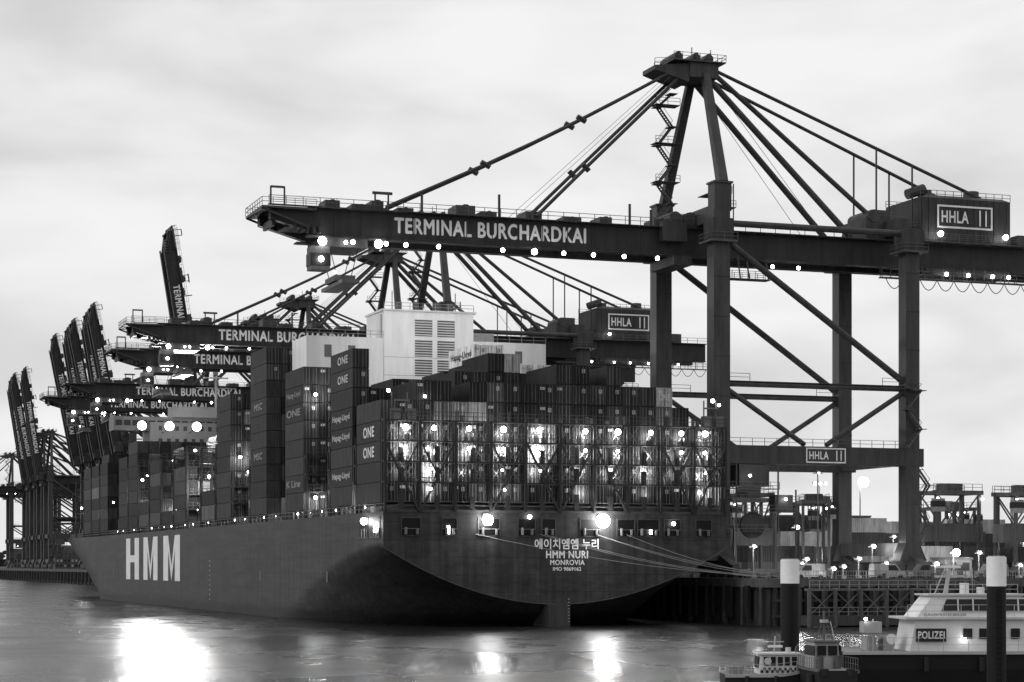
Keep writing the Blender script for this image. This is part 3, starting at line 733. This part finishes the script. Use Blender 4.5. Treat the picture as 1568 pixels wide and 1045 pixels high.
# ---------------------------------------------------------------- boats
def boat_hull(m,L,Bm,zd,c,cw,rt=.04,rc=.5,rh=1.0):
    n=16;rows=[]
    for i in range(n+1):
        s=i/n; w_=Bm/2*(1-max(0,(s-.55)/.45)**2.2) ; w_=max(w_,.03); zt=zd+ .9*max(0,(s-.4)/.6)**2
        x=s*L
        rows.append([(x,-w_,zt),(x-.02*L*s,-w_*.93,zt*.45),(x-.05*L*s,-w_*.8,-.3),(x-.06*L*s,0,-.9),(x-.05*L*s,w_*.8,-.3),(x-.02*L*s,w_*.93,zt*.45),(x,w_,zt)])
    for a,b in zip(rows,rows[1:]):
        for j in range(6): m.face([a[j],b[j],b[j+1],a[j+1]],c)
        m.face([a[0],a[6],b[6],b[0]],.2)
        m.beam(Vector(a[0])+Vector((0,-.05,-.1)),Vector(b[0])+Vector((0,-.05,-.1)),.12,.2,cw); m.beam(Vector(a[6]),Vector(b[6]),.12,.2,cw)
        for s_ in (0,6):
            m.beam(a[s_],Vector(a[s_])+Vector((0,0,rh)),rt,rt,rc)
            m.beam(Vector(a[s_])+Vector((0,0,rh)),Vector(b[s_])+Vector((0,0,rh)),rt,rt,rc); m.beam(Vector(a[s_])+Vector((0,0,rh/2)),Vector(b[s_])+Vector((0,0,rh/2)),rt*.7,rt*.7,rc)
    m.face(rows[0],c)
def wins(m,x0,x1,y,z0,z1,n,gap=.15,c=.015,sl=0):
    w_=(x1-x0)/n
    for k in range(n): m.hexa([(x0+k*w_+gap/2,y,z0),(x0+(k+1)*w_-gap/2,y,z0),(x0+(k+1)*w_-gap/2,y+.03,z0),(x0+k*w_+gap/2,y+.03,z0),(x0+k*w_+gap/2+sl,y,z1),(x0+(k+1)*w_-gap/2+sl,y,z1),(x0+(k+1)*w_-gap/2+sl,y+.03,z1),(x0+k*w_+gap/2+sl,y+.03,z1)],c)
pbt=empty('police_boat',(23.6,153,0),.04); m=MB(); t=MB(); l=MB()
boat_hull(m,29,6.6,2.3,.02,.4,.035,.4)
m.hexa([(5,-2.6,2.3),(20,-2.6,2.3),(20,2.6,2.3),(5,2.6,2.3),(5.4,-2.5,4.6),(19,-2.5,4.6),(19,2.5,4.6),(5.4,2.5,4.6)],.65)
m.box(4.6,19.6,-2.8,2.8,4.6,4.75,.5)
m.hexa([(5.6,-2.1,4.75),(17,-2.1,4.75),(17,2.1,4.75),(5.6,2.1,4.75),(6.8,-1.9,6.3),(13.2,-1.9,6.3),(13.2,1.9,6.3),(6.8,1.9,6.3)],.7)
m.box(6.4,13.8,-2.1,2.1,6.3,6.42,.5)
m.hexa([(7.4,-2.16,5.2),(14.6,-2.16,5.2),(14.6,-2.1,5.2),(7.4,-2.1,5.2),(7.8,-2.0,6.05),(13.8,-2.0,6.05),(13.8,-1.96,6.05),(7.8,-1.96,6.05)],.025)
wins(m,8.6,19,-2.66,3.2,3.95,9,.5); m.box(5.4,7.6,-2.72,-2.66,3.0,3.95,.03)
for x in (8.6,9.7,10.8,11.9,13): m.beam((x,-2.2,5.2),(x,-2.04,6.05),.1,.05,.6)
addtext(t,'POLIZEI',front(5.55,7.45,3.22,3.74,-2.75),.75,.03); addtext(t,'BÜRGERMEISTER BRAUER',front(6.1,9.2,4.85,5.05,-2.2),.03,.012)
m.rail((4.8,-2.7,4.75),(19,-2.7,4.75),.5,.9,1.2,.035); m.rail((6.6,-2,6.42),(13,-2,6.42),.5,.7,1.2,.035)
m.beam((8.2,0,6.4),(8.6,0,8.9),.3,.3,.4,.15,.15); m.beam((7.4,0,7.7),(9.6,0,7.7),.12,.12,.4); m.box(7.5,9.3,-.15,.15,8.3,8.5,.7); m.pipe((9.6,0,6.4),(9.6,0,7.2),.35,.7,12); m.pipe((10.8,0,6.4),(10.8,0,6.9),.3,.7,12)
m.beam((7.4,0,6.4),(8.3,0,8.6),.08,.08,.4); m.beam((8.5,0,8.9),(8.5,0,9.7),.05,.05,.3); m.beam((8.6,0,8.4),(14.5,0,5),.03,.03,.2); m.beam((10.2,0,6.4),(10.2,0,8.3),.04,.04,.3)
for x in (2.2,3.4): m.box(x,x+.7,-1,1,2.3,3.3,.3)
m.box(1.9,3.2,-1.4,.2,3.6,4.4,.35); m.beam((2.6,-1.2,2.3),(2.6,-1.2,4.6),.08,.08,.4); m.pipe((3.6,-2.9,3.2),(3.6,-2.8,3.2),.38,.7,14); m.beam((.2,0,2.3),(-.3,0,4.4),.06,.06,.5)
for x in (6,10,15,20): m.pipe((x,-3.45,.9),(x,-3.45,1.9),.2,.02,10)
l.ball(8.9,-2.9,3.2,.11); l.ball(2.0,-1.5,4.6,.12)
m.obj('hull_and_cabin',M_letter,pbt); t.obj('lettering',M_letter,pbt); l.obj('lamps',M_lamp,pbt)
def launch(X,Y,rz,L,nm):
    e=empty(nm,(X,Y,0),rz); m=MB()
    boat_hull(m,L,3.0,1.0,.03,.35,.03,.4,.7)
    a,b=L*.33,L*.78
    m.hexa([(a,-1.2,1.0),(b,-1.2,1.0),(b,1.2,1.0),(a,1.2,1.0),(a+.15,-1.05,2.35),(b-.5,-1.05,2.35),(b-.5,1.05,2.35),(a+.15,1.05,2.35)],.65)
    m.box(a-.1,b-.3,-1.25,1.25,2.35,2.45,.6); wins(m,a+.25,b-.55,-1.2,1.6,2.2,5,.14,.01,0); m.box(a-.02,a+.05,-.8,.8,1.4,2.2,.02)
    for k in range(8): m.box(a+.1+k*.36,a+.28+k*.36,-1.26,-1.21,1.1,1.28,.03); m.box(a+.28+k*.36,a+.46+k*.36,-1.26,-1.21,1.28,1.46,.03)
    m.beam((a+1.2,0,2.4),(a+1.3,0,3.6),.1,.1,.4); m.beam((a+.7,0,3.2),(a+1.9,0,3.2),.06,.06,.4); m.box(a+.8,a+1.8,-.1,.1,2.8,2.95,.7)
    m.pipe((a+2.2,0,2.45),(a+2.2,0,2.8),.2,.5,8); m.pipe((a+.6,-1.3,1.9),(a+.6,-1.22,1.9),.25,.5,12); m.box(.4,1.3,-.7,.7,1,1.5,.2)
    for x in (1.5,3.5,5.5): m.pipe((x,-1.65,.3),(x,-1.65,.9),.15,.02,8)
    m.obj('hull_and_cabin',M_letter,e)
launch(14.6,145,.03,7.2,'harbour_launch')
e=empty('tug_boat',(21.7,139,0),1.7); m=MB(); boat_hull(m,9,2.7,1.5,.02,.12,.03,.15,.8)
m.hexa([(2.6,-.95,1.5),(5.6,-.95,1.5),(5.6,.95,1.5),(2.6,.95,1.5),(2.8,-.8,3.3),(5.0,-.8,3.3),(5.0,.8,3.3),(2.8,.8,3.3)],.35); m.box(2.5,5.2,-.95,.95,3.3,3.42,.15)
m.box(2.6,2.68,-.68,-.08,2.4,3.05,.01); m.box(2.6,2.68,.08,.68,2.4,3.05,.01); m.box(2.5,5,-.96,-.9,2.4,3.05,.02); m.box(2.5,5,.9,.96,2.4,3.05,.02)
m.beam((3.4,0,3.4),(3.4,0,5.4),.12,.12,.12); m.beam((3.4,-.8,4.3),(3.4,.8,4.3),.08,.08,.12); m.beam((3.4,-.6,3.4),(3.4,0,5),.06,.06,.12); m.beam((3.4,.6,3.4),(3.4,0,5),.06,.06,.12); m.pipe((3.4,0,4.6),(3.4,0,4.8),.3,.4,10)
m.pipe((2.3,-.6,1.5),(2.3,-.6,2.4),.25,.08,8); m.pipe((2.3,.6,1.5),(2.3,.6,2.4),.25,.08,8)
for s in (-1,1): m.pipe((.2,s*.9,1.1),(.2,s*.9,1.6),.3,.02,10); m.pipe((1.5,s*1.45,.5),(1.5,s*1.45,1.2),.3,.02,10)
m.obj('hull_and_cabin',M_letter,e)

# ---------------------------------------------------------------- world, sun
wd=bpy.data.worlds.new('World'); scene.world=wd; wd.use_nodes=True
N=wd.node_tree.nodes;L=wd.node_tree.links; bg=N['Background']; bg.inputs['Strength'].default_value=.1
sky=N.new('ShaderNodeTexSky'); sky.sky_type='NISHITA'; sky.sun_disc=False; sky.sun_elevation=math.radians(28); sky.sun_rotation=math.radians(-105)
bw=N.new('ShaderNodeRGBToBW'); L.new(sky.outputs[0],bw.inputs[0])
cl=N.new('ShaderNodeMath'); cl.operation='MINIMUM'; cl.inputs[1].default_value=10; L.new(bw.outputs[0],cl.inputs[0])
tc=N.new('ShaderNodeTexCoord')
def noise(sc,loc,rot,scale,det):
    mp=N.new('ShaderNodeMapping'); mp.inputs['Scale'].default_value=sc; mp.inputs['Rotation'].default_value=rot; mp.inputs['Location'].default_value=loc; L.new(tc.outputs['Generated'],mp.inputs[0])
    no=N.new('ShaderNodeTexNoise'); no.inputs['Scale'].default_value=scale; no.inputs['Detail'].default_value=det; no.inputs['Roughness'].default_value=.48; no.inputs['Distortion'].default_value=.4; L.new(mp.outputs[0],no.inputs['Vector']); return no
n1=noise((3.2,3.2,10),(3.1,.4,1.7),(0,.12,0),1.3,4); n2=noise((9,9,24),(1.2,5,2.2),(0,-.1,0),1.0,5)
av=N.new('ShaderNodeMath'); av.operation='MULTIPLY_ADD'; av.inputs[1].default_value=.27; L.new(n2.outputs['Fac'],av.inputs[0])
s7=N.new('ShaderNodeMath'); s7.operation='MULTIPLY'; s7.inputs[1].default_value=.73; L.new(n1.outputs['Fac'],s7.inputs[0]); L.new(s7.outputs[0],av.inputs[2])
mr=N.new('ShaderNodeMapRange'); mr.inputs[1].default_value=.33; mr.inputs[2].default_value=.65; mr.inputs[3].default_value=6.1; mr.inputs[4].default_value=8.9; mr.interpolation_type='SMOOTHSTEP'; L.new(av.outputs[0],mr.inputs[0])
mx=N.new('ShaderNodeMath'); mx.operation='MULTIPLY_ADD'; mx.inputs[1].default_value=.06; L.new(cl.outputs[0],mx.inputs[0]); L.new(mr.outputs[0],mx.inputs[2])
L.new(mx.outputs[0],bg.inputs['Color'])
sn=bpy.data.lights.new('sun','SUN'); sn.energy=.8; sn.angle=math.radians(18); sn.color=(1,1,1)
so=bpy.data.objects.new('sun',sn); scene.collection.objects.link(so)
d=Vector((1,.2,-.55)); so.rotation_euler=d.to_track_quat('-Z','Y').to_euler()

cam=bpy.data.cameras.new('Camera'); co=bpy.data.objects.new('Camera',cam); scene.collection.objects.link(co)
co.location=(0,0,8.5); co.rotation_euler=(math.pi/2,0,0); cam.sensor_width=36; cam.lens=36*3200/1568; cam.shift_y=343.5/1568; cam.clip_start=1; cam.clip_end=30000
scene.camera=co
